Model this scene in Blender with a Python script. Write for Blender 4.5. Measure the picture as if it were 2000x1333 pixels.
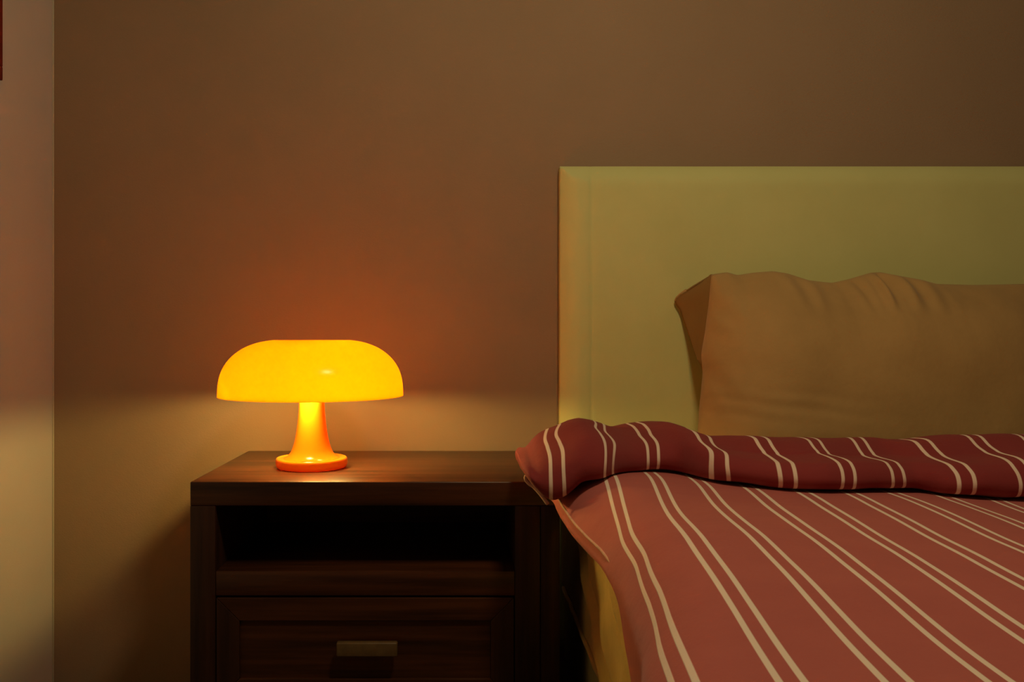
import bpy, bmesh, math, random
from mathutils import Vector, noise

random.seed(3)
for o in list(bpy.data.objects):
    bpy.data.objects.remove(o)
scene = bpy.context.scene
COL = scene.collection

# ------------------------------------------------------------------ camera, light, exposure
F = 1650.0                 # focal length in pixels of the 2000 px wide frame
VX, VY = 900.0, 660.0      # where the depth lines meet
CZ = 0.88                  # camera height (m)
cam = bpy.data.cameras.new('camera')
cam.sensor_width = 36.0
cam.lens = F / 2000.0 * 36.0
cam.shift_x = (1000.0 - VX) / 2000.0
cam.shift_y = (VY - 666.5) / 2000.0
cam.clip_start = 0.02
cam_o = bpy.data.objects.new('camera', cam)
cam_o.location = (0, 0, CZ)
cam_o.rotation_euler = (math.pi / 2, 0, 0)
COL.objects.link(cam_o)
scene.camera = cam_o

world = bpy.data.worlds.new('world')
scene.world = world
world.use_nodes = True
bgn = world.node_tree.nodes['Background']
bgn.inputs['Color'].default_value = (1.0, 0.70, 0.40, 1)
bgn.inputs['Strength'].default_value = 0.035

al = bpy.data.lights.new('room_pendant_light', 'POINT')     # the room's hanging lamp, above the frame
al.shadow_soft_size = 0.10
al.energy = 23.0
al.color = (1.0, 0.77, 0.43)
al_o = bpy.data.objects.new('room_pendant_light', al)
al_o.location = (0.31, 0.80, 1.95)
COL.objects.link(al_o)

vs = scene.view_settings
vs.view_transform = 'Standard'
vs.look = 'None'
vs.gamma = 1.0
vs.use_curve_mapping = False
vs.exposure = 0.0
BULB = 275.0                # radiance of the lamp's brighter bulb


def at(px, py, d):
    """world point seen at photo pixel (px, py) at depth d"""
    return Vector(((px - VX) / F * d, d, CZ - (py - VY) / F * d))


# ------------------------------------------------------------------ helpers
def link(o, parent=None):
    COL.objects.link(o)
    if parent is not None:
        o.parent = parent
    return o


def tag(o, label=None, cat=None, group=None, kind=None):
    if label:
        o['label'] = label
    if cat:
        o['category'] = cat
    if group:
        o['group'] = group
    if kind:
        o['kind'] = kind
    return o


def empty(name, loc, label, cat):
    o = bpy.data.objects.new(name, None)
    o.empty_display_size = 0.05
    o.location = loc
    link(o)
    tag(o, label, cat)
    return o


def mesh_obj(name, verts, faces, mat, parent=None, smooth=True, uvs=None):
    """verts in world coordinates; parent Empties are only translated"""
    off = Vector(parent_origin(parent))
    me = bpy.data.meshes.new(name)
    me.from_pydata([tuple(Vector(v) - off) for v in verts], [], faces)
    if uvs is not None:
        uvl = me.uv_layers.new(name='UVMap')
        for lp in me.loops:
            uvl.data[lp.index].uv = uvs[lp.vertex_index]
    me.materials.append(mat)
    if smooth:
        for p in me.polygons:
            p.use_smooth = True
    bm = bmesh.new()
    bm.from_mesh(me)
    bmesh.ops.recalc_face_normals(bm, faces=bm.faces)
    bm.to_mesh(me)
    bm.free()
    o = bpy.data.objects.new(name, me)
    return link(o, parent)


def parent_origin(p):
    v = Vector((0, 0, 0))
    while p is not None:
        v += p.location
        p = p.parent
    return v


def box(name, lo, hi, mat, parent=None, bevel=0.002, seg=2):
    bm = bmesh.new()
    bmesh.ops.create_cube(bm, size=1.0)
    lo, hi = Vector(lo), Vector(hi)
    c, s = (lo + hi) / 2, hi - lo
    for v in bm.verts:
        v.co = Vector((v.co.x * s.x, v.co.y * s.y, v.co.z * s.z))
    if bevel:
        bmesh.ops.bevel(bm, geom=bm.edges[:], offset=bevel, segments=seg, affect='EDGES', profile=0.5)
    me = bpy.data.meshes.new(name)
    off = parent_origin(parent)
    for v in bm.verts:
        v.co += c - off
    bm.to_mesh(me)
    bm.free()
    me.materials.append(mat)
    for p in me.polygons:
        p.use_smooth = True
    try:
        me.set_sharp_from_angle(angle=math.radians(35))
    except Exception:
        pass
    return link(bpy.data.objects.new(name, me), parent)


def grid_faces(nu, nv, close_u=False, close_v=False):
    fs = []
    for i in range(nu - (0 if close_u else 1)):
        for j in range(nv - (0 if close_v else 1)):
            a = i * nv + j
            b = ((i + 1) % nu) * nv + j
            c = ((i + 1) % nu) * nv + (j + 1) % nv
            d = i * nv + (j + 1) % nv
            fs.append((a, b, c, d))
    return fs


def lathe(name, prof, centre, mat, parent, seg=96, sharp=40):
    """prof: (radius, z) pairs, closed at the axis where the radius is 0"""
    vs_, fs = [], []
    rings = []
    for r, z in prof:
        if r < 1e-6:
            vs_.append((centre[0], centre[1], z))
            rings.append([len(vs_) - 1])
        else:
            ring = []
            for k in range(seg):
                a = 2 * math.pi * k / seg
                vs_.append((centre[0] + r * math.cos(a), centre[1] + r * math.sin(a), z))
                ring.append(len(vs_) - 1)
            rings.append(ring)
    for A, B in zip(rings, rings[1:]):
        for k in range(seg):
            k2 = (k + 1) % seg
            if len(A) == 1 and len(B) == 1:
                continue
            if len(A) == 1:
                fs.append((A[0], B[k], B[k2]))
            elif len(B) == 1:
                fs.append((A[k], A[k2], B[0]))
            else:
                fs.append((A[k], A[k2], B[k2], B[k]))
    o = mesh_obj(name, vs_, fs, mat, parent)
    try:
        o.data.set_sharp_from_angle(angle=math.radians(sharp))
    except Exception:
        pass
    return o


def interp(tab, x):
    if x <= tab[0][0]:
        return tab[0][1]
    for (x0, y0), (x1, y1) in zip(tab, tab[1:]):
        if x <= x1:
            t = (x - x0) / (x1 - x0)
            return y0 + (y1 - y0) * t
    return tab[-1][1]


def sinterp(tab, x, w):
    """interp, smoothed over +-w"""
    return sum(interp(tab, x + w * k / 3.0) * c for k, c in zip((-3, -2, -1, 0, 1, 2, 3), (1, 2, 3, 4, 3, 2, 1))) / 16.0


def catmull(pts, n, closed=True):
    out = []
    m = len(pts)
    rng = m if closed else m - 1
    for i in range(rng):
        if closed:
            p0, p1, p2, p3 = (pts[(i + k - 1) % m] for k in range(4))
        else:
            p0, p1, p2, p3 = (pts[min(max(i + k - 1, 0), m - 1)] for k in range(4))
        for k in range(n):
            t = k / n
            out.append(tuple(0.5 * (2 * b + (c - a) * t + (2 * a - 5 * b + 4 * c - d) * t * t
                                    + (3 * b - a - 3 * c + d) * t ** 3)
                             for a, b, c, d in zip(p0, p1, p2, p3)))
    if not closed:
        out.append(tuple(pts[-1]))
    return out


def tube(name, pts, rad, mat, parent, seg=8):
    pts = [Vector(p) for p in pts]
    vs_ = []
    n = len(pts)
    for i, p in enumerate(pts):
        t = (pts[min(i + 1, n - 1)] - pts[max(i - 1, 0)]).normalized()
        up = Vector((0, 0, 1)) if abs(t.z) < 0.9 else Vector((1, 0, 0))
        a = t.cross(up).normalized()
        b = t.cross(a).normalized()
        for k in range(seg):
            q = 2 * math.pi * k / seg
            vs_.append(p + a * rad * math.cos(q) + b * rad * math.sin(q))
    fs = grid_faces(n, seg, False, True)
    fs.append(tuple(range(seg)))
    fs.append(tuple(range((n - 1) * seg, n * seg)))
    return mesh_obj(name, vs_, fs, mat, parent)


def nz(x, y, z=0.0):
    return noise.noise(Vector((x, y, z)))


def smooth01(a, b, x):
    t = min(max((x - a) / (b - a), 0.0), 1.0)
    return t * t * (3 - 2 * t)


# ------------------------------------------------------------------ materials
def new_mat(name):
    m = bpy.data.materials.new(name)
    m.use_nodes = True
    nt = m.node_tree
    for n in list(nt.nodes):
        nt.nodes.remove(n)
    out = nt.nodes.new('ShaderNodeOutputMaterial')
    return m, nt, out


def node(nt, kind, **kw):
    n = nt.nodes.new(kind)
    for k, v in kw.items():
        if k.startswith('_'):
            setattr(n, k[1:], v)
        else:
            n.inputs[k.replace('__', ' ')].default_value = v
    return n


def math_node(nt, op, a, b=None, c=None):
    n = nt.nodes.new('ShaderNodeMath')
    n.operation = op
    for i, v in enumerate((a, b, c)):
        if v is None:
            continue
        if hasattr(v, 'is_output'):
            nt.links.new(v, n.inputs[i])
        else:
            n.inputs[i].default_value = v
    return n.outputs[0]


def surface(name, c1, c2, rough=0.8, scale=(40, 40, 40), bump=0.1, bscale=None, spec=0.3, sheen=0.0, coat=0.0,
            dist=0.002, weave=0.0):
    """principled surface: two tones mixed by stretched noise, fine relief from a second noise"""
    m, nt, out = new_mat(name)
    L = nt.links.new
    tc = nt.nodes.new('ShaderNodeTexCoord')
    mp = nt.nodes.new('ShaderNodeMapping')
    mp.inputs['Scale'].default_value = scale
    L(tc.outputs['Object'], mp.inputs['Vector'])
    n1 = node(nt, 'ShaderNodeTexNoise', Scale=1.0, Detail=6.0, Roughness=0.6)
    L(mp.outputs[0], n1.inputs['Vector'])
    ramp = nt.nodes.new('ShaderNodeValToRGB')
    ramp.color_ramp.elements[0].position = 0.32
    ramp.color_ramp.elements[1].position = 0.68
    ramp.color_ramp.elements[0].color = (*c1, 1)
    ramp.color_ramp.elements[1].color = (*c2, 1)
    L(n1.outputs['Fac'], ramp.inputs['Fac'])
    p = nt.nodes.new('ShaderNodeBsdfPrincipled')
    p.inputs['Roughness'].default_value = rough
    p.inputs['Specular IOR Level'].default_value = spec
    p.inputs['Sheen Weight'].default_value = sheen
    p.inputs['Coat Weight'].default_value = coat
    p.inputs['Coat Roughness'].default_value = 0.2
    L(ramp.outputs[0], p.inputs['Base Color'])
    if bump:
        mp2 = nt.nodes.new('ShaderNodeMapping')
        mp2.inputs['Scale'].default_value = bscale or scale
        L(tc.outputs['Object'], mp2.inputs['Vector'])
        n2 = node(nt, 'ShaderNodeTexNoise', Scale=1.0, Detail=4.0)
        L(mp2.outputs[0], n2.inputs['Vector'])
        b = node(nt, 'ShaderNodeBump', Strength=bump, Distance=dist)
        L(n2.outputs['Fac'], b.inputs['Height'])
        L(b.outputs[0], p.inputs['Normal'])
    L(p.outputs[0], out.inputs['Surface'])
    return m


def striped(name, base, base2, line, period, gap, width, u0, sheen=0.1, umin=-9.0):
    """fabric with pairs of thin pale lines at every period along U (metres)"""
    m, nt, out = new_mat(name)
    L = nt.links.new
    uv = nt.nodes.new('ShaderNodeUVMap')
    sp = nt.nodes.new('ShaderNodeSeparateXYZ')
    L(uv.outputs[0], sp.inputs[0])
    a = math_node(nt, 'SUBTRACT', sp.outputs[0], u0 - period / 2 - 50 * period)
    a = math_node(nt, 'MODULO', a, period)
    a = math_node(nt, 'SUBTRACT', a, period / 2)
    a = math_node(nt, 'ABSOLUTE', a)
    a = math_node(nt, 'SUBTRACT', a, gap / 2)
    a = math_node(nt, 'ABSOLUTE', a)
    mr = nt.nodes.new('ShaderNodeMapRange')
    mr.interpolation_type = 'SMOOTHSTEP'
    mr.inputs['From Min'].default_value = width / 2 + 0.0007
    mr.inputs['From Max'].default_value = width / 2 - 0.0007
    L(a, mr.inputs['Value'])
    mask = math_node(nt, 'MULTIPLY', mr.outputs[0], math_node(nt, 'GREATER_THAN', sp.outputs[0], umin))
    tc = nt.nodes.new('ShaderNodeTexCoord')
    n1 = node(nt, 'ShaderNodeTexNoise', Scale=14.0, Detail=5.0)
    L(tc.outputs['Object'], n1.inputs['Vector'])
    cm = nt.nodes.new('ShaderNodeMix')
    cm.data_type = 'RGBA'
    cm.inputs['A'].default_value = (*base, 1)
    cm.inputs['B'].default_value = (*base2, 1)
    L(n1.outputs['Fac'], cm.inputs['Factor'])
    mx = nt.nodes.new('ShaderNodeMix')
    mx.data_type = 'RGBA'
    L(mask, mx.inputs['Factor'])
    L(cm.outputs['Result'], mx.inputs['A'])
    mx.inputs['B'].default_value = (*line, 1)
    p = nt.nodes.new('ShaderNodeBsdfPrincipled')
    p.inputs['Roughness'].default_value = 0.85
    p.inputs['Specular IOR Level'].default_value = 0.2
    p.inputs['Sheen Weight'].default_value = sheen
    L(mx.outputs['Result'], p.inputs['Base Color'])
    n2 = node(nt, 'ShaderNodeTexNoise', Scale=28.0, Detail=6.0, Roughness=0.6)
    L(tc.outputs['Object'], n2.inputs['Vector'])
    b = node(nt, 'ShaderNodeBump', Strength=0.35, Distance=0.004)
    h = math_node(nt, 'MULTIPLY_ADD', mask, 0.3, n2.outputs['Fac'])
    L(h, b.inputs['Height'])
    L(b.outputs[0], p.inputs['Normal'])
    L(p.outputs[0], out.inputs['Surface'])
    return m


def lamp_plastic(name, trans, refl, tfac, rough=0.18):
    """glossy orange plastic that lets light through"""
    m, nt, out = new_mat(name)
    L = nt.links.new
    t = nt.nodes.new('ShaderNodeBsdfTranslucent')
    t.inputs['Color'].default_value = (*trans, 1)
    p = nt.nodes.new('ShaderNodeBsdfPrincipled')
    p.inputs['Base Color'].default_value = (*refl, 1)
    p.inputs['Roughness'].default_value = rough
    p.inputs['Specular IOR Level'].default_value = 0.5
    mx = nt.nodes.new('ShaderNodeMixShader')
    mx.inputs[0].default_value = tfac
    L(p.outputs[0], mx.inputs[1])
    L(t.outputs[0], mx.inputs[2])
    L(mx.outputs[0], out.inputs['Surface'])
    return m


def emitter(name, col, strength):
    m, nt, out = new_mat(name)
    e = node(nt, 'ShaderNodeEmission', Strength=strength)
    e.inputs['Color'].default_value = (*col, 1)
    nt.links.new(e.outputs[0], out.inputs['Surface'])
    return m


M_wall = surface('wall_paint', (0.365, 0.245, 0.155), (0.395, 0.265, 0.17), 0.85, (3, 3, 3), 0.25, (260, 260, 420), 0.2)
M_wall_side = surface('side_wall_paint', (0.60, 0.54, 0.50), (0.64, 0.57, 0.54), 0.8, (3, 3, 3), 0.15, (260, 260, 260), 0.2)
M_bead = surface('corner_bead', (0.62, 0.55, 0.42), (0.66, 0.58, 0.45), 0.6, (30, 30, 30), 0.05)
M_floor = surface('dark_floor', (0.07, 0.045, 0.028), (0.12, 0.075, 0.045), 0.55, (2.5, 40, 40), 0.1)
M_wood = surface('dark_wood', (0.030, 0.010, 0.0045), (0.115, 0.036, 0.013), 0.32, (2.2, 46, 46), 0.18, (6, 160, 160), 0.5, dist=0.001)
M_wood_v = surface('dark_wood_upright', (0.026, 0.010, 0.0055), (0.07, 0.025, 0.012), 0.4, (46, 46, 2.2), 0.18, (160, 160, 6), 0.45, dist=0.001)
M_bronze = surface('aged_bronze', (0.13, 0.078, 0.03), (0.18, 0.11, 0.042), 0.5, (60, 60, 60), 0.1, None, 0.5)
M_head = surface('headboard_fabric', (0.74, 0.73, 0.30), (0.79, 0.78, 0.33), 0.75, (6, 6, 6), 0.2, (500, 500, 500), 0.25, sheen=0.1, dist=0.001)
M_pillow = surface('mustard_cotton', (0.51, 0.31, 0.115), (0.58, 0.355, 0.135), 0.8, (7, 7, 7), 0.3, (60, 60, 60), 0.2, sheen=0.15, dist=0.003)
M_pillow_shade = surface('shaded_pillowcase', (0.30, 0.18, 0.06), (0.34, 0.20, 0.07), 0.85, (7, 7, 7), 0.3, (60, 60, 60), 0.2, dist=0.003)  # darker copy of the pillow cotton, the flap's shade put into the colour
M_sheet = surface('fitted_sheet', (0.50, 0.33, 0.095), (0.58, 0.39, 0.12), 0.8, (8, 8, 8), 0.35, (40, 40, 40), 0.2, sheen=0.1, dist=0.004)
M_base = surface('bed_base_fabric', (0.40, 0.36, 0.15), (0.46, 0.41, 0.18), 0.85, (10, 10, 10), 0.2, (300, 300, 300), 0.2)
M_red = surface('red_lacquer', (0.16, 0.008, 0.006), (0.22, 0.014, 0.008), 0.5, (20, 20, 20), 0.1)
M_canvas = surface('red_canvas', (0.20, 0.03, 0.02), (0.36, 0.08, 0.03), 0.8, (5, 5, 5), 0.3, (300, 300, 300))
BODY_P, FOLD_P = 0.0745, 0.0893
M_duvet = striped('duvet_face', (0.47, 0.115, 0.105), (0.55, 0.145, 0.125), (0.97, 0.80, 0.66), BODY_P, 0.0180, 0.0058, 0.160, umin=0.12)
M_duvet_r = striped('duvet_reverse', (0.26, 0.034, 0.036), (0.31, 0.044, 0.045), (0.95, 0.74, 0.60), FOLD_P, 0.0205, 0.0056, 0.160)
M_hem = surface('cream_hem', (0.62, 0.34, 0.25), (0.70, 0.42, 0.31), 0.85, (60, 60, 60), 0.2)
M_shade = lamp_plastic('orange_shade', (1.0, 0.53, 0.02), (0.95, 0.30, 0.01), 0.74)
M_stem = lamp_plastic('orange_stem', (1.0, 0.46, 0.02), (1.0, 0.38, 0.012), 0.58)
M_lbase = lamp_plastic('orange_base', (1.0, 0.22, 0.012), (1.0, 0.36, 0.012), 0.34)
M_bulb = emitter('bulb_glow', (1.0, 0.78, 0.22), BULB)
M_bulb2 = emitter('dim_bulb_glow', (1.0, 0.76, 0.20), BULB * 0.42)
M_socket = surface('white_socket', (0.7, 0.66, 0.58), (0.75, 0.7, 0.62), 0.5, (30, 30, 30), 0)

# ------------------------------------------------------------------ the room
WY = 2.11                                   # back wall
WX = (103 - VX) / F * WY                    # side wall
tag(box('floor', (WX - 0.1, -1.6, -0.06), (3.2, WY + 0.1, 0.0), M_floor, bevel=0), kind='structure')
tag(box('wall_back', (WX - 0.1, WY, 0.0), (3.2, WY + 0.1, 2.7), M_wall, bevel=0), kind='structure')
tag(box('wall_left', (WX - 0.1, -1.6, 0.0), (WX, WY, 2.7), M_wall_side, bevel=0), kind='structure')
tag(box('trim_1', (WX, WY - 0.004, 0.0), (WX + 0.004, WY, 2.7), M_bead, bevel=0.001), kind='structure')

# picture on the side wall, only its edge in view
fd = 0.018
pe = at(6, 158, (WX + fd) / ((6 - VX) / F))
pic_y1, pic_z0 = pe.y, pe.z
pic = empty('framed_picture', (WX, pic_y1 - 0.25, pic_z0), 'dark red framed picture hanging on the side wall', 'picture')
fw = 0.03
y0, y1, z0, z1 = pic_y1 - 0.50, pic_y1, pic_z0, pic_z0 + 0.68
box('frame_rail', (WX, y0, z0), (WX + fd, y1, z0 + fw), M_red, pic)
box('frame_rail', (WX, y0, z1 - fw), (WX + fd, y1, z1), M_red, pic)
box('frame_stile', (WX, y0, z0 + fw), (WX + fd, y0 + fw, z1 - fw), M_red, pic)
box('frame_stile', (WX, y1 - fw, z0 + fw), (WX + fd, y1, z1 - fw), M_red, pic)
box('canvas', (WX, y0 + fw, z0 + fw), (WX + 0.008, y1 - fw, z1 - fw), M_canvas, pic, 0)

# ------------------------------------------------------------------ nightstand
NY0, NY1 = 1.64, 2.09
NX0, NX1 = (371 - VX) / F * NY0, (1055 - VX) / F * NY0
NXC = (1094 - VX) / F * NY0                  # outer face of the added filler on the bed side
NZ = 0.60
NT = 0.047                                   # top thickness
SW = 0.049                                   # side thickness
ns = empty('nightstand', ((NX0 + NX1) / 2, NY0 + 0.2, 0),
           'dark stained wooden nightstand with open shelf above a framed drawer', 'nightstand')
box('top_board', (NX0, NY0, NZ - NT), (NXC, NY1, NZ), M_wood, ns, 0.0025, 3)
box('side_panel', (NX0, NY0, 0), (NX0 + SW, NY1, NZ - NT), M_wood_v, ns, 0.0015)
box('side_panel', (NX1 - SW, NY0, 0), (NX1, NY1, NZ - NT), M_wood_v, ns, 0.0015)
box('gap_filler', (NX1 + 0.001, NY0 + 0.004, 0), (NXC, NY1, NZ - NT), M_wood_v, ns, 0.0015)  # added dark panel, stands in for the shade of the gap by the bed
IX0, IX1 = NX0 + SW, NX1 - SW
box('back_panel', (IX0, NY1 - 0.012, 0.10), (IX1, NY1, NZ - NT), M_wood, ns, 0)
shz1 = CZ - (1117 - VY) / F * NY0
shz0 = CZ - (1165 - VY) / F * NY0
box('shelf', (IX0, NY0 + 0.002, shz0), (IX1, NY1 - 0.012, shz1), M_wood, ns, 0.002)
dz1 = shz0 - 0.004
dz0 = 0.172
box('bottom_rail', (IX0, NY0 + 0.004, 0.12), (IX1, NY1 - 0.012, dz0 - 0.004), M_wood, ns, 0.0015)
dr = bpy.data.objects.new('drawer', None)
dr.location = Vector(((IX0 + IX1) / 2, NY0, dz0)) - ns.location
link(dr, ns)
DX0, DX1 = IX0 + 0.002, IX1 - 0.002
RW = 0.0445
fy0, fy1 = NY0 + 0.001, NY0 + 0.02


def prism_xz(name, poly, ya, yb, mat, parent):
    n = len(poly)
    vs_ = [(x, ya, z) for x, z in poly] + [(x, yb, z) for x, z in poly]
    fs = [tuple(range(n)), tuple(range(2 * n - 1, n - 1, -1))]
    fs += [(i, (i + 1) % n, n + (i + 1) % n, n + i) for i in range(n)]
    o = mesh_obj(name, vs_, fs, mat, parent, smooth=False)
    b = o.modifiers.new('bevel', 'BEVEL')
    b.width = 0.0012
    b.segments = 2
    return o


g = 0.0003
prism_xz('frame_rail', [(DX0 + g, dz1), (DX1 - g, dz1), (DX1 - RW - g, dz1 - RW), (DX0 + RW + g, dz1 - RW)], fy0, fy1, M_wood, dr)
prism_xz('frame_rail', [(DX0 + g, dz0), (DX1 - g, dz0), (DX1 - RW - g, dz0 + RW), (DX0 + RW + g, dz0 + RW)], fy0, fy1, M_wood, dr)
prism_xz('frame_stile', [(DX0, dz0 + g), (DX0 + RW, dz0 + RW + g), (DX0 + RW, dz1 - RW - g), (DX0, dz1 - g)], fy0, fy1, M_wood_v, dr)
prism_xz('frame_stile', [(DX1, dz0 + g), (DX1 - RW, dz0 + RW + g), (DX1 - RW, dz1 - RW - g), (DX1, dz1 - g)], fy0, fy1, M_wood_v, dr)
box('inset_panel', (DX0 + RW, fy0 + 0.007, dz0 + RW), (DX1 - RW, fy1 + 0.002, dz1 - RW), M_wood, dr, 0)
box('drawer_box', (DX0 + 0.012, fy1 + 0.002, dz0 + 0.01), (DX1 - 0.012, NY1 - 0.03, dz1 - 0.02), M_wood, dr, 0)
hx0, hx1 = (657 - VX) / F * 1.62, (776 - VX) / F * 1.62
hz1, hz0 = CZ - (1256 - VY) / F * 1.62, CZ - (1284 - VY) / F * 1.62
hd = box('handle', (hx0, NY0 - 0.022, hz0), (hx1, NY0 - 0.008, hz1), M_bronze, dr, 0.003, 3)
hd['label'] = 'aged bronze bar handle'
for hx in (hx0 + 0.018, hx1 - 0.018):
    box('handle_post', (hx - 0.005, NY0 - 0.009, (hz0 + hz1) / 2 - 0.005), (hx + 0.005, fy0 + 0.0075, (hz0 + hz1) / 2 + 0.005),
        M_bronze, dr, 0.001)

# ------------------------------------------------------------------ mushroom lamp
LD = 1.826
LX = (609 - VX) / F * LD
lamp = empty('table_lamp', (LX, LD, NZ), 'glowing orange plastic mushroom table lamp standing on the nightstand', 'lamp')
LC = (LX, LD)
base = lathe('base', [(0, NZ), (0.070, NZ), (0.0745, NZ + 0.003), (0.0765, NZ + 0.009), (0.0765, NZ + 0.017), (0.0752, NZ + 0.0205),
                      (0.0735, NZ + 0.0215), (0.0715, NZ + 0.0205), (0.066, NZ + 0.020), (0.052, NZ + 0.0205), (0, NZ + 0.0205)],
             LC, M_lbase, lamp)
base['label'] = 'orange red disc base'
stem_prof = [(0.060, NZ + 0.0206), (0.054, NZ + 0.0235), (0.048, NZ + 0.029), (0.043, NZ + 0.037), (0.0385, NZ + 0.050),
             (0.035, NZ + 0.065), (0.0325, NZ + 0.080), (0.0305, NZ + 0.095), (0.0285, NZ + 0.115), (0.0272, NZ + 0.140),
             (0.0268, NZ + 0.170), (0.0270, NZ + 0.200), (0.030, NZ + 0.235), (0.040, NZ + 0.255), (0.058, NZ + 0.2635)]
stem_pts = catmull([(r, z) for r, z in stem_prof], 3, closed=False)
inner = [(max(r - 0.003, 0.004), z - (0.0 if i < len(stem_pts) - 6 else 0.002)) for i, (r, z) in enumerate(stem_pts)]
lathe('stem', stem_pts + inner[::-1] + [stem_pts[0]], LC, M_stem, lamp, sharp=80)
so = [(0.0, 0.2672), (0.060, 0.2672), (0.0705, 0.2674), (0.0725, 0.2712), (0.0755, 0.2744), (0.082, 0.2748), (0.092, 0.2736), (0.108, 0.2708), (0.124, 0.2662),
      (0.140, 0.2595), (0.154, 0.2510), (0.167, 0.2405), (0.178, 0.2280), (0.187, 0.2130), (0.1925, 0.1980), (0.1957, 0.1820),
      (0.1968, 0.1680), (0.1972, 0.1570), (0.1972, 0.1545)]
so = catmull(so, 3, closed=False)
si = []
for i, (r, z) in enumerate(so):
    a = so[max(i - 1, 0)]
    b = so[min(i + 1, len(so) - 1)]
    t = Vector((b[0] - a[0], b[1] - a[1])).normalized()
    nrm = Vector((t.y, -t.x))            # inward
    si.append((max(r + nrm.x * 0.003, 0.0), z + nrm.y * 0.003 if r > 1e-4 else z - 0.003))
prof = [(r, NZ + z) for r, z in so] + [(r, NZ + z) for r, z in si[::-1]]
prof[0] = (0.0, prof[0][1])
prof[-1] = (0.0, prof[-1][1])
lathe('shade', prof, LC, M_shade, lamp, seg=128, sharp=70)
for dx_, dy_, ZB, bm_ in ((-0.009, -0.058, NZ + 0.178, M_bulb), (0.030, 0.040, NZ + 0.190, M_bulb2)):
    bx, by = LX + dx_, LD + dy_
    b = lathe('bulb', [(0, ZB - 0.021), (0.010, ZB - 0.0185), (0.018, ZB - 0.0105), (0.020, ZB), (0.018, ZB + 0.0105), (0.011, ZB + 0.020),
                       (0.009, ZB + 0.024), (0, ZB + 0.024)], (bx, by), bm_, lamp, seg=32, sharp=180)
    lathe('socket', [(0, ZB + 0.0242), (0.011, ZB + 0.0242), (0.0125, ZB + 0.029), (0.0125, ZB + 0.048), (0, ZB + 0.048)], (bx, by), M_socket, b, seg=24)
    k_ = 0.022 / math.hypot(dx_, dy_)
    tube('arm', [(bx, by, ZB + 0.042), (LX + dx_ * (1 + k_) / 2, LD + dy_ * (1 + k_) / 2, ZB + 0.046), (LX + dx_ * k_, LD + dy_ * k_, ZB + 0.044)], 0.004, M_socket, b)

# ------------------------------------------------------------------ bed: base, headboard
BX0, BX1 = 0.245, 1.85
HBY = 2.05
HX0 = (1096 - VX) / F * HBY
HZ1 = CZ + (VY - 321) / F * HBY
bed = empty('bed', ((BX0 + BX1) / 2, 1.0, 0), 'bed with a pale yellow padded headboard against the wall', 'bed')


def pad(name, x0, x1, z0, z1, yf, yb, R, mat, parent, seam=None):
    """padded panel: front at yf rolls back over a soft border of radius R"""
    nx, nzv = 120, 90
    vs_, fs = [], []

    def prof(d):           # distance from the border -> how far the face falls back
        if d >= R:
            return 0.0
        t = 1 - d / R
        return 0.026 * t * t
    ws = [0, .0015, .004, .008, .013, .02, .03, .04, .05, .058, .064, .070, .074, .078, .085, .1]
    xs = [x0 + w for w in ws] + [x0 + .1 + (x1 - x0 - .2) * k / 40 for k in range(1, 40)] + [x1 - w for w in reversed(ws)]
    zs = [z0 + (z1 - .1 - z0) * k / 30 for k in range(30)] + [z1 - w for w in reversed(ws)]
    for x in xs:
        for z in zs:
            d = min(x - x0, x1 - x, z1 - z)
            y = yf + prof(d)
            if seam:
                for dd in (x - x0, x1 - x):
                    y += 0.002 * math.exp(-((dd - seam) / 0.004) ** 2)
            y += 0.0012 * nz(x * 6, z * 6, 3)
            vs_.append((x, y, z))
    nX, nZ = len(xs), len(zs)
    fs = grid_faces(nX, nZ)
    nb = len(vs_)
    for x in xs:
        for z in zs:
            vs_.append((x, yb, z))
    fs += [tuple(nb + i for i in f[::-1]) for f in grid_faces(nX, nZ)]
    for i in range(nX - 1):
        for j in (0, nZ - 1):
            a, b = i * nZ + j, (i + 1) * nZ + j
            fs.append((a, b, nb + b, nb + a))
    for j in range(nZ - 1):
        for i in (0, nX - 1):
            a, b = i * nZ + j, i * nZ + j + 1
            fs.append((a, b, nb + b, nb + a))
    return mesh_obj(name, vs_, fs, mat, parent)


hb = pad('headboard', HX0, BX1 + 0.01, 0.12, HZ1, HBY, WY - 0.004, 0.05, M_head, bed, seam=0.074)
box('bed_base', (BX0 + 0.005, 0.02, 0.10), (BX1 - 0.005, HBY - 0.002, 0.268), M_base, bed, 0.012, 3)
for lx in (BX0 + 0.08, BX1 - 0.08):
    for ly in (0.1, HBY - 0.1):
        lathe('leg', [(0, 0), (0.018, 0), (0.026, 0.101), (0, 0.101)], (lx, ly), M_wood, bed, seg=20)

# ------------------------------------------------------------------ mattress in its fitted sheet
MZ0, MZ1 = 0.27, 0.545


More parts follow.
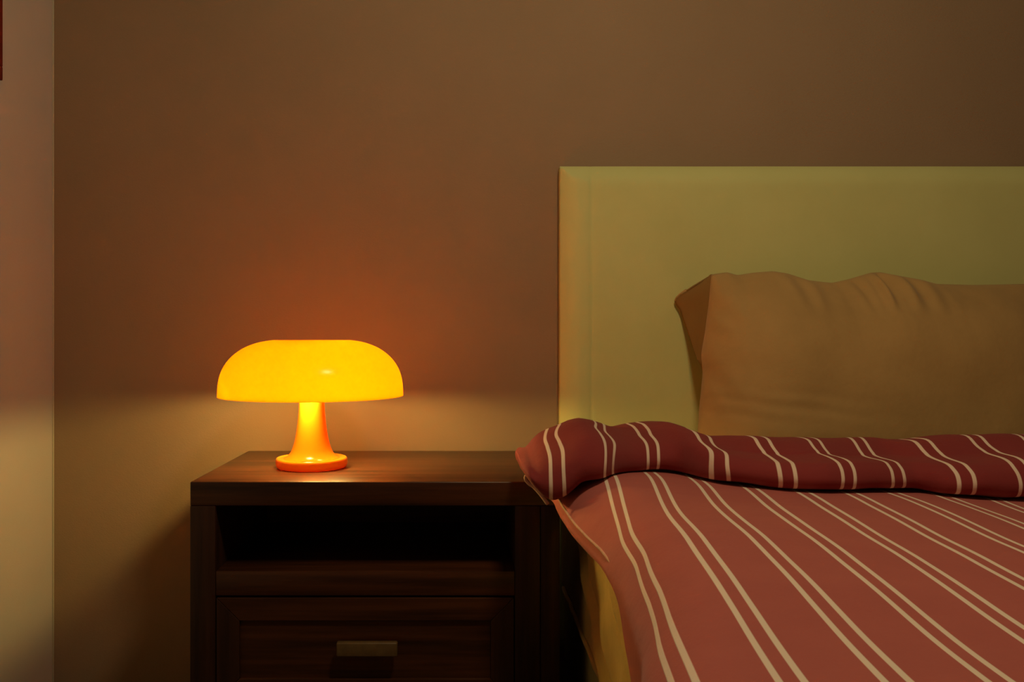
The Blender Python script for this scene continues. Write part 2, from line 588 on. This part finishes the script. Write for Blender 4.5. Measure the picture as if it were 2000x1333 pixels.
def mattress():
    rings = []
    xs0, xs1, ya, yb = BX0, BX1, 0.02, HBY - 0.004
    R = 0.045
    ny = 150
    nv_side = 26
    vs_ = []
    for i in range(ny + 1):
        y = ya + (yb - ya) * i / ny
        ring = []
        # bottom right -> bottom left -> up the left side -> top -> down the right side
        path = [(xs1 - 0.03, MZ0), (xs0 + 0.03, MZ0), (xs0 + 0.012, MZ0 + 0.004)]
        for k in range(nv_side):
            path.append((xs0, MZ0 + 0.018 + (MZ1 - R - MZ0 - 0.018) * k / (nv_side - 1)))
        for k in range(1, 7):
            a = math.pi - math.pi / 2 * k / 6
            path.append((xs0 + R + R * math.cos(a), MZ1 - R + R * math.sin(a)))
        for k in range(1, 21):
            path.append((xs0 + R + (xs1 - xs0 - 2 * R) * k / 20, MZ1))
        for k in range(1, 7):
            a = math.pi / 2 - math.pi / 2 * k / 6
            path.append((xs1 - R + R * math.cos(a), MZ1 - R + R * math.sin(a)))
        for k in range(1, 6):
            path.append((xs1, MZ1 - R - (MZ1 - R - MZ0 - 0.018) * k / 5))
        for x, z in path:
            dx = 0.0
            if x < xs0 + 0.02 and z > MZ0 + 0.01:
                # slanting tuck of the sheet and soft puckers down the side
                c = 1.66 - 1.9 * (0.42 - z)
                tuck = 0.010 * math.exp(-((y - c) / 0.016) ** 2) - 0.007 * math.exp(-((y - c + 0.045) / 0.02) ** 2)
                c2 = 1.30 - 1.2 * (0.45 - z)
                tuck += 0.008 * math.exp(-((y - c2) / 0.02) ** 2) - 0.009 * math.exp(-((y - c2 - 0.04) / 0.018) ** 2)
                c3 = 1.07 - 0.9 * (0.5 - z)
                tuck += 0.007 * math.exp(-((y - c3) / 0.025) ** 2)
                dx = -tuck - 0.006 * nz(y * 9 + z * 7, z * 5, 1.0)
            vs_.append((x + dx, y, z))
        n = len(path)
    fs = grid_faces(ny + 1, n, False, True)
    fs.append(tuple(range(n)))
    fs.append(tuple(range(ny * n, (ny + 1) * n)))
    return vs_, fs


mt = empty('mattress', ((BX0 + BX1) / 2, 1.0, MZ0), 'mattress in a mustard yellow fitted sheet on the bed base', 'mattress')
v_, f_ = mattress()
mesh_obj('fitted_sheet', v_, f_, M_sheet, mt)
tube('piping', [(BX0 - 0.004 - 0.003 * nz(k * 0.9, 2), 0.03 + k * 0.04, MZ0 + 0.02) for k in range(50)], 0.005, M_sheet, mt)

# ------------------------------------------------------------------ duvet
DZ = 0.636
duvet = empty('duvet', (1.0, 0.8, MZ1), 'rose red duvet with pairs of cream stripes, its burgundy head edge folded back', 'duvet')
HEM = [(-0.05, 0.33), (0.5, 0.38), (0.8, 0.43), (0.98, 0.485), (1.06, 0.535), (1.15, 0.548), (1.30, 0.550), (1.40, 0.562), (1.5, 0.582), (1.7, 0.585)]
EDGE = [(-0.05, 0.07), (0.3, 0.085), (0.6, 0.125), (0.75, 0.162), (0.87, 0.183), (1.0, 0.198), (1.2, 0.206), (1.28, 0.202), (1.37, 0.184), (1.45, 0.160), (1.62, 0.155)]
ANG = 0.112


def top_z(x, y):
    z = DZ
    z += 0.010 * nz(x * 3.2 + 1, y * 3.0, 0.3) + 0.0022 * nz(x * 8, y * 6.5, 2.2)
    z += 0.0
    z += 0.012 * math.exp(-(((x - 0.30) / 0.10) ** 2 + ((y - 1.42) / 0.12) ** 2))
    z -= 0.015 * smooth01(0.55, 1.0, x)
    return z


def duvet_body():
    ny = 170
    y_a, y_b = -0.05, 1.60
    R0 = 0.098
    vs_, uvs = [], []
    n = None
    for i in range(ny + 1):
        y = y_a + (y_b - y_a) * i / ny
        xo = sinterp(EDGE, y, 0.13) + 0.002 * nz(y * 7, 1.1)
        zh = sinterp(HEM, y, 0.05) + 0.004 * nz(y * 11, 4.0)
        R = R0 - 0.025 * (1 - smooth01(0.6, 1.0, y))
        pts = []
        xr = BX1 + 0.02
        N = 110
        for k in range(N + 1):           # flat part, right to left
            t = k / N
            x = xr + (xo + R - xr) * (1 - (1 - t) ** 1.15 if False else t)
            pts.append((x, top_z(x, y), x))
        zt = top_z(xo + R, y)
        ln = math.pi / 2 * R
        drop = zt - zh
        total = R * math.acos(1 - drop / R) if drop < R else ln + (drop - R)
        K = 30
        for k in range(1, K + 1):
            s = total * k / K
            if s <= ln:
                a = s / R
                x = xo + R - R * math.sin(a)
                z = zt - R * (1 - math.cos(a))
            else:
                x = xo + 0.003 * math.sin(y * 15) * smooth01(ln, total + 0.02, s)
                z = zt - R - (s - ln)
            x += 0.0025 * nz(y * 9, s * 10, 7) * smooth01(0, 0.1, s)
            pts.append((x, z, xo + R - s))
        hx, hz, hu = pts[-1]
        if 1.10 < y < 1.52:
            seam.append((pts[-5][0] - 0.0005 + 0.006 * (1 - smooth01(1.10, 1.24, y)), y, pts[-5][1]))
        # rolled hem, back under the edge
        for dx, dz in ((0.002, -0.004), (0.007, -0.0065), (0.012, -0.004), (0.016, 0.004), (0.03, 0.012 if hz > 0.54 else 0.03)):
            pts.append((hx + dx if hz < 0.54 else hx + dx, hz + dz, hu - 0.004))
        n = len(pts)
        for x, z, u in pts:
            vs_.append((x, y, z))
            uvs.append((u - ANG * (y - 0.6) + 0.0025 * nz(x * 4, y * 4, 9), y))
    return vs_, grid_faces(ny + 1, n), uvs


seam = []
v_, f_, u_ = duvet_body()
mesh_obj('cover_body', v_, f_, M_duvet, duvet, uvs=u_)
tube('edge_seam', seam, 0.0022, M_hem, duvet)

# folded-back head edge: lower and upper contours read off the photograph
LOW = [(1178, 944), (1205, 936), (1232, 929), (1265, 924), (1300, 923), (1332, 926), (1373, 938), (1415, 946), (1500, 954), (1533, 958), (1616, 962),
       (1678, 960), (1740, 956), (1802, 953), (1844, 960), (1906, 973), (2000, 983)]
YF = []
for px, py in LOW:
    d = (CZ - (DZ + 0.004)) * F / (py - VY)
    d = max(d, 1.305)
    YF.append(((px - VX) / F * d, d))
YF = [(0.08, 1.44), (0.16, 1.41)] + YF + [(1.9, YF[-1][1] - 0.02)]
TOPC = [(1033, 880), (1042, 862), (1055, 850), (1083, 838), (1112, 823), (1133, 819), (1153, 823), (1187, 834), (1207, 838), (1232, 832), (1270, 826),
        (1311, 829), (1344, 838), (1373, 848), (1394, 855), (1480, 858), (1600, 860), (1700, 861), (1870, 855), (2000, 852)]
ZT = []
for px, py in TOPC:
    x = 0.3
    for _ in range(6):
        d = interp(YF, x) + 0.15
        x = (px - VX) / F * d
    ZT.append((x, CZ - (py - VY) / F * d))
ZT.append((1.9, ZT[-1][1]))
ZBOT = [(0.105, 0.648), (0.115, 0.638), (0.125, 0.622), (0.14, 0.605), (0.155, 0.598), (0.175, 0.608), (0.20, 0.632), (0.24, 0.640), (0.6, 0.637), (0.85, 0.627), (1.9, 0.625)]


def fold():
    xs = [0.106 + 0.0004 * k * k for k in range(11)]
    xs += [xs[-1] + (BX1 + 0.03 - xs[-1]) * k / 260 for k in range(1, 261)]
    vs_, uvs = [], []
    for x in xs:
        yf = sinterp(YF, x, 0.012)
        zt = sinterp(ZT, x, 0.006)
        zb = sinterp(ZBOT, x, 0.008)
        h = zt - zb
        e = math.sqrt(smooth01(0.104, 0.118, x))          # blunt end
        lg = smooth01(0.40, 0.50, x) * (1.0 - 0.35 * smooth01(0.68, 0.8, x)) * (0.9 + 0.3 * nz(x * 4.0, 3.1))   # depth of the ledge
        if x > 0.95:
            lg *= 1 - 0.6 * smooth01(0.95, 1.1, x)
        lz = 0.05 * nz(x * 6, 8.0, 4.0)
        mixl = lambda p, q: (p[0] + (q[0] - p[0]) * lg, p[1] + (q[1] - p[1]) * lg + lz)
        sec = [(0.045, 0.02), (0.010, 0.08), (0.0, 0.28), (0.006, 0.48), mixl((0.022, 0.64), (0.018, 0.60)), mixl((0.045, 0.76), (0.034, 0.665)),
               mixl((0.075, 0.86), (0.092, 0.69)), mixl((0.105, 0.93), (0.106, 0.77)), (0.150, 1.0),
               (0.200, 0.97), (0.245, 0.80), (0.262, 0.45), (0.245, 0.08), (0.15, 0.0), (0.09, 0.0)]
        sec = [(0.13 + (a - 0.13) * (0.55 + 0.45 * e), 0.45 + (b - 0.45) * (0.55 + 0.45 * e)) for a, b in sec]
        loop = catmull(sec, 5)
        sh = 0.0
        for m_, (a, b) in enumerate(loop):
            y, z = yf + a, zb + h * b
            wx = x + 0.006 * nz(y * 14, z * 20, x * 5) * smooth01(0.12, 0.2, x)
            wz = z + 0.004 * nz(x * 16, y * 12, 6)
            vs_.append((wx, y, wz))
            uvs.append((x - 0.05 * max(a, 0) - 0.008 * nz(x * 5, a * 14, 2), y))
    n = len(loop)
    fs = grid_faces(len(xs), n, False, True)
    fs.append(tuple(range(n)))
    fs.append(tuple(range((len(xs) - 1) * n, len(xs) * n)))
    return vs_, fs, uvs


v_, f_, u_ = fold()
fo = mesh_obj('folded_edge', v_, f_, M_duvet_r, duvet, uvs=u_)
fo['label'] = 'burgundy reverse side of the duvet folded back'
# cream hem curling round the end of the fold
hl = tube('hem', catmull([tuple(at(*p)) for p in ((1052, 905, 1.475), (1040, 915, 1.465), (1030, 926, 1.46), (1027, 936, 1.458), (1033, 945, 1.455), (1043, 952, 1.45),
                                               (1056, 966, 1.44), (1070, 985, 1.43))], 5, False), 0.0035, M_hem, duvet)
hl['label'] = 'cream hem at the end of the fold'

# ------------------------------------------------------------------ pillow
PTOP = [(1335, 560), (1365, 548), (1392, 536), (1420, 532), (1440, 538), (1470, 533), (1510, 530), (1540, 535), (1580, 548), (1625, 553), (1660, 545),
        (1700, 533), (1720, 532), (1750, 538), (1790, 545), (1830, 555), (1900, 557), (2000, 555), (2060, 552), (2120, 548)]
PLEFT = [(535, 1393), (600, 1386), (660, 1378), (700, 1370), (728, 1374), (760, 1371), (800, 1366), (860, 1362), (960, 1372)]
PB, PT = 1.80, 1.93


def pillow():
    na, nb = 220, 110
    zb0 = MZ1 + 0.002
    tab_t = [((px - VX) / F * PT, CZ - (py - VY) / F * PT) for px, py in PTOP]
    tab_l = []
    for py, px in PLEFT:
        d = PT - 0.095 * min(max((py - 535) / 315.0, 0.0), 1.3)
        tab_l.append((CZ - (py - VY) / F * d, (px - VX) / F * d))
    tab_l.sort()
    xr_ = 1.30
    sides = []
    for sgn in (-1, 1):
        vv = []
        for i in range(na + 1):
            a = i / na
            for j in range(nb + 1):
                b = j / nb
                zg = zb0 + b * 0.455
                xl = sinterp(tab_l, zg, 0.02)
                x = xl + (xr_ - xl) * a
                zt = sinterp(tab_t, x, 0.007)
                z = zb0 + (zt - zb0) * b
                ea = 4 * a * (1 - a)
                eb = 4 * b * (1 - b)
                pa = min(a, 1 - a)
                t = 0.125 * (1 - (1 - min(pa / 0.28, 1)) ** 2.2) ** 0.62 * (1 - (1 - min(min(b * 1.25, 1 - b) / 0.42, 1)) ** 2.1) ** 0.65
                # folds: gathers hanging off the top seam, puckers by the left edge and at the foot
                w = 0.0
                for (gx, k, amp, wd) in ((0.965, 170, 0.015, 0.075), (0.925, 330, 0.008, 0.035), (0.77, 150, 0.008, 0.05), (1.15, 70, 0.004, 0.08)):
                    fall = math.exp(-((x - gx) / wd) ** 2) * smooth01(0.78, 0.97, b)
                    w += amp * math.sin((x - gx) * k * (1.6 - b) + 2 * nz(x * 8, b * 3)) * fall
                w += 0.007 * math.sin((b * 0.9 + a * 1.8) * 46 + 3 * nz(a * 5, b * 5, 3)) * math.exp(-(a / 0.07) ** 2) * smooth01(0.25, 0.5, b) * 0.35
                w += 0.0012 * math.sin(b * 90 + 16 * nz(x * 2.2, 1.3, 2) + x * 12) * math.exp(-((b - 0.40) / 0.07) ** 2) * (1 - smooth01(0.65, 0.95, x))
                w += 0.010 * nz(x * 4, z * 4, 1.7) + 0.005 * nz(x * 9, z * 11, 6.1)
                env = min(1.0, t / 0.03)
                yc = PB + (PT - PB) * b
                y = yc + sgn * (t + w * env * (1 if sgn < 0 else 0.3))
                vv.append((x, y, z))
        sides.append(vv)
    vs_ = sides[0] + sides[1]
    m = len(sides[0])
    fs = grid_faces(na + 1, nb + 1)
    fs = fs + [tuple(m + q for q in f[::-1]) for f in fs]
    bm = bmesh.new()
    return vs_, fs


pl = empty('pillow', (0.9, PB, MZ1), 'mustard brown pillow leaning against the headboard', 'pillow')
v_, f_ = pillow()
po = mesh_obj('pillow_body', v_, f_, M_pillow, pl)
bm = bmesh.new()
bm.from_mesh(po.data)
bmesh.ops.remove_doubles(bm, verts=bm.verts[:], dist=0.0004)
bmesh.ops.recalc_face_normals(bm, faces=bm.faces[:])
bm.to_mesh(po.data)
bm.free()

# open end of the pillowcase: a flap that folds back to the headboard
ridge = [at(1400, 537, 1.935), at(1402, 560, 1.925), at(1400, 600, 1.915), at(1396, 650, 1.895), at(1390, 700, 1.88), at(1384, 735, 1.875)]
outer = [at(1388, 537, 1.96), at(1322, 582, 2.035), at(1332, 610, 2.035), at(1347, 655, 2.01), at(1361, 697, 1.965), at(1376, 732, 1.895)]
ridge = catmull([tuple(p) for p in ridge], 6, False)
outer = catmull([tuple(p) for p in outer], 6, False)
vs_, K = [], 14
for i, (a, b) in enumerate(zip(ridge, outer)):
    a, b = Vector(a), Vector(b)
    for k in range(K + 1):
        t = k / K
        p = a.lerp(b, t)
        p.y += 0.016 * math.sin(math.pi * t) + 0.004 * nz(p.x * 30, p.z * 18, 1)
        vs_.append(p)
fl = mesh_obj('pillowcase_flap', vs_, grid_faces(len(ridge), K + 1), M_pillow_shade, pl)
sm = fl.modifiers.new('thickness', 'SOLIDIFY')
sm.thickness = 0.004
hem = [Vector(p) + Vector((0, -0.001, 0)) for p in outer[4:13]]
tube('flap_hem', hem, 0.0035, M_pillow, pl)
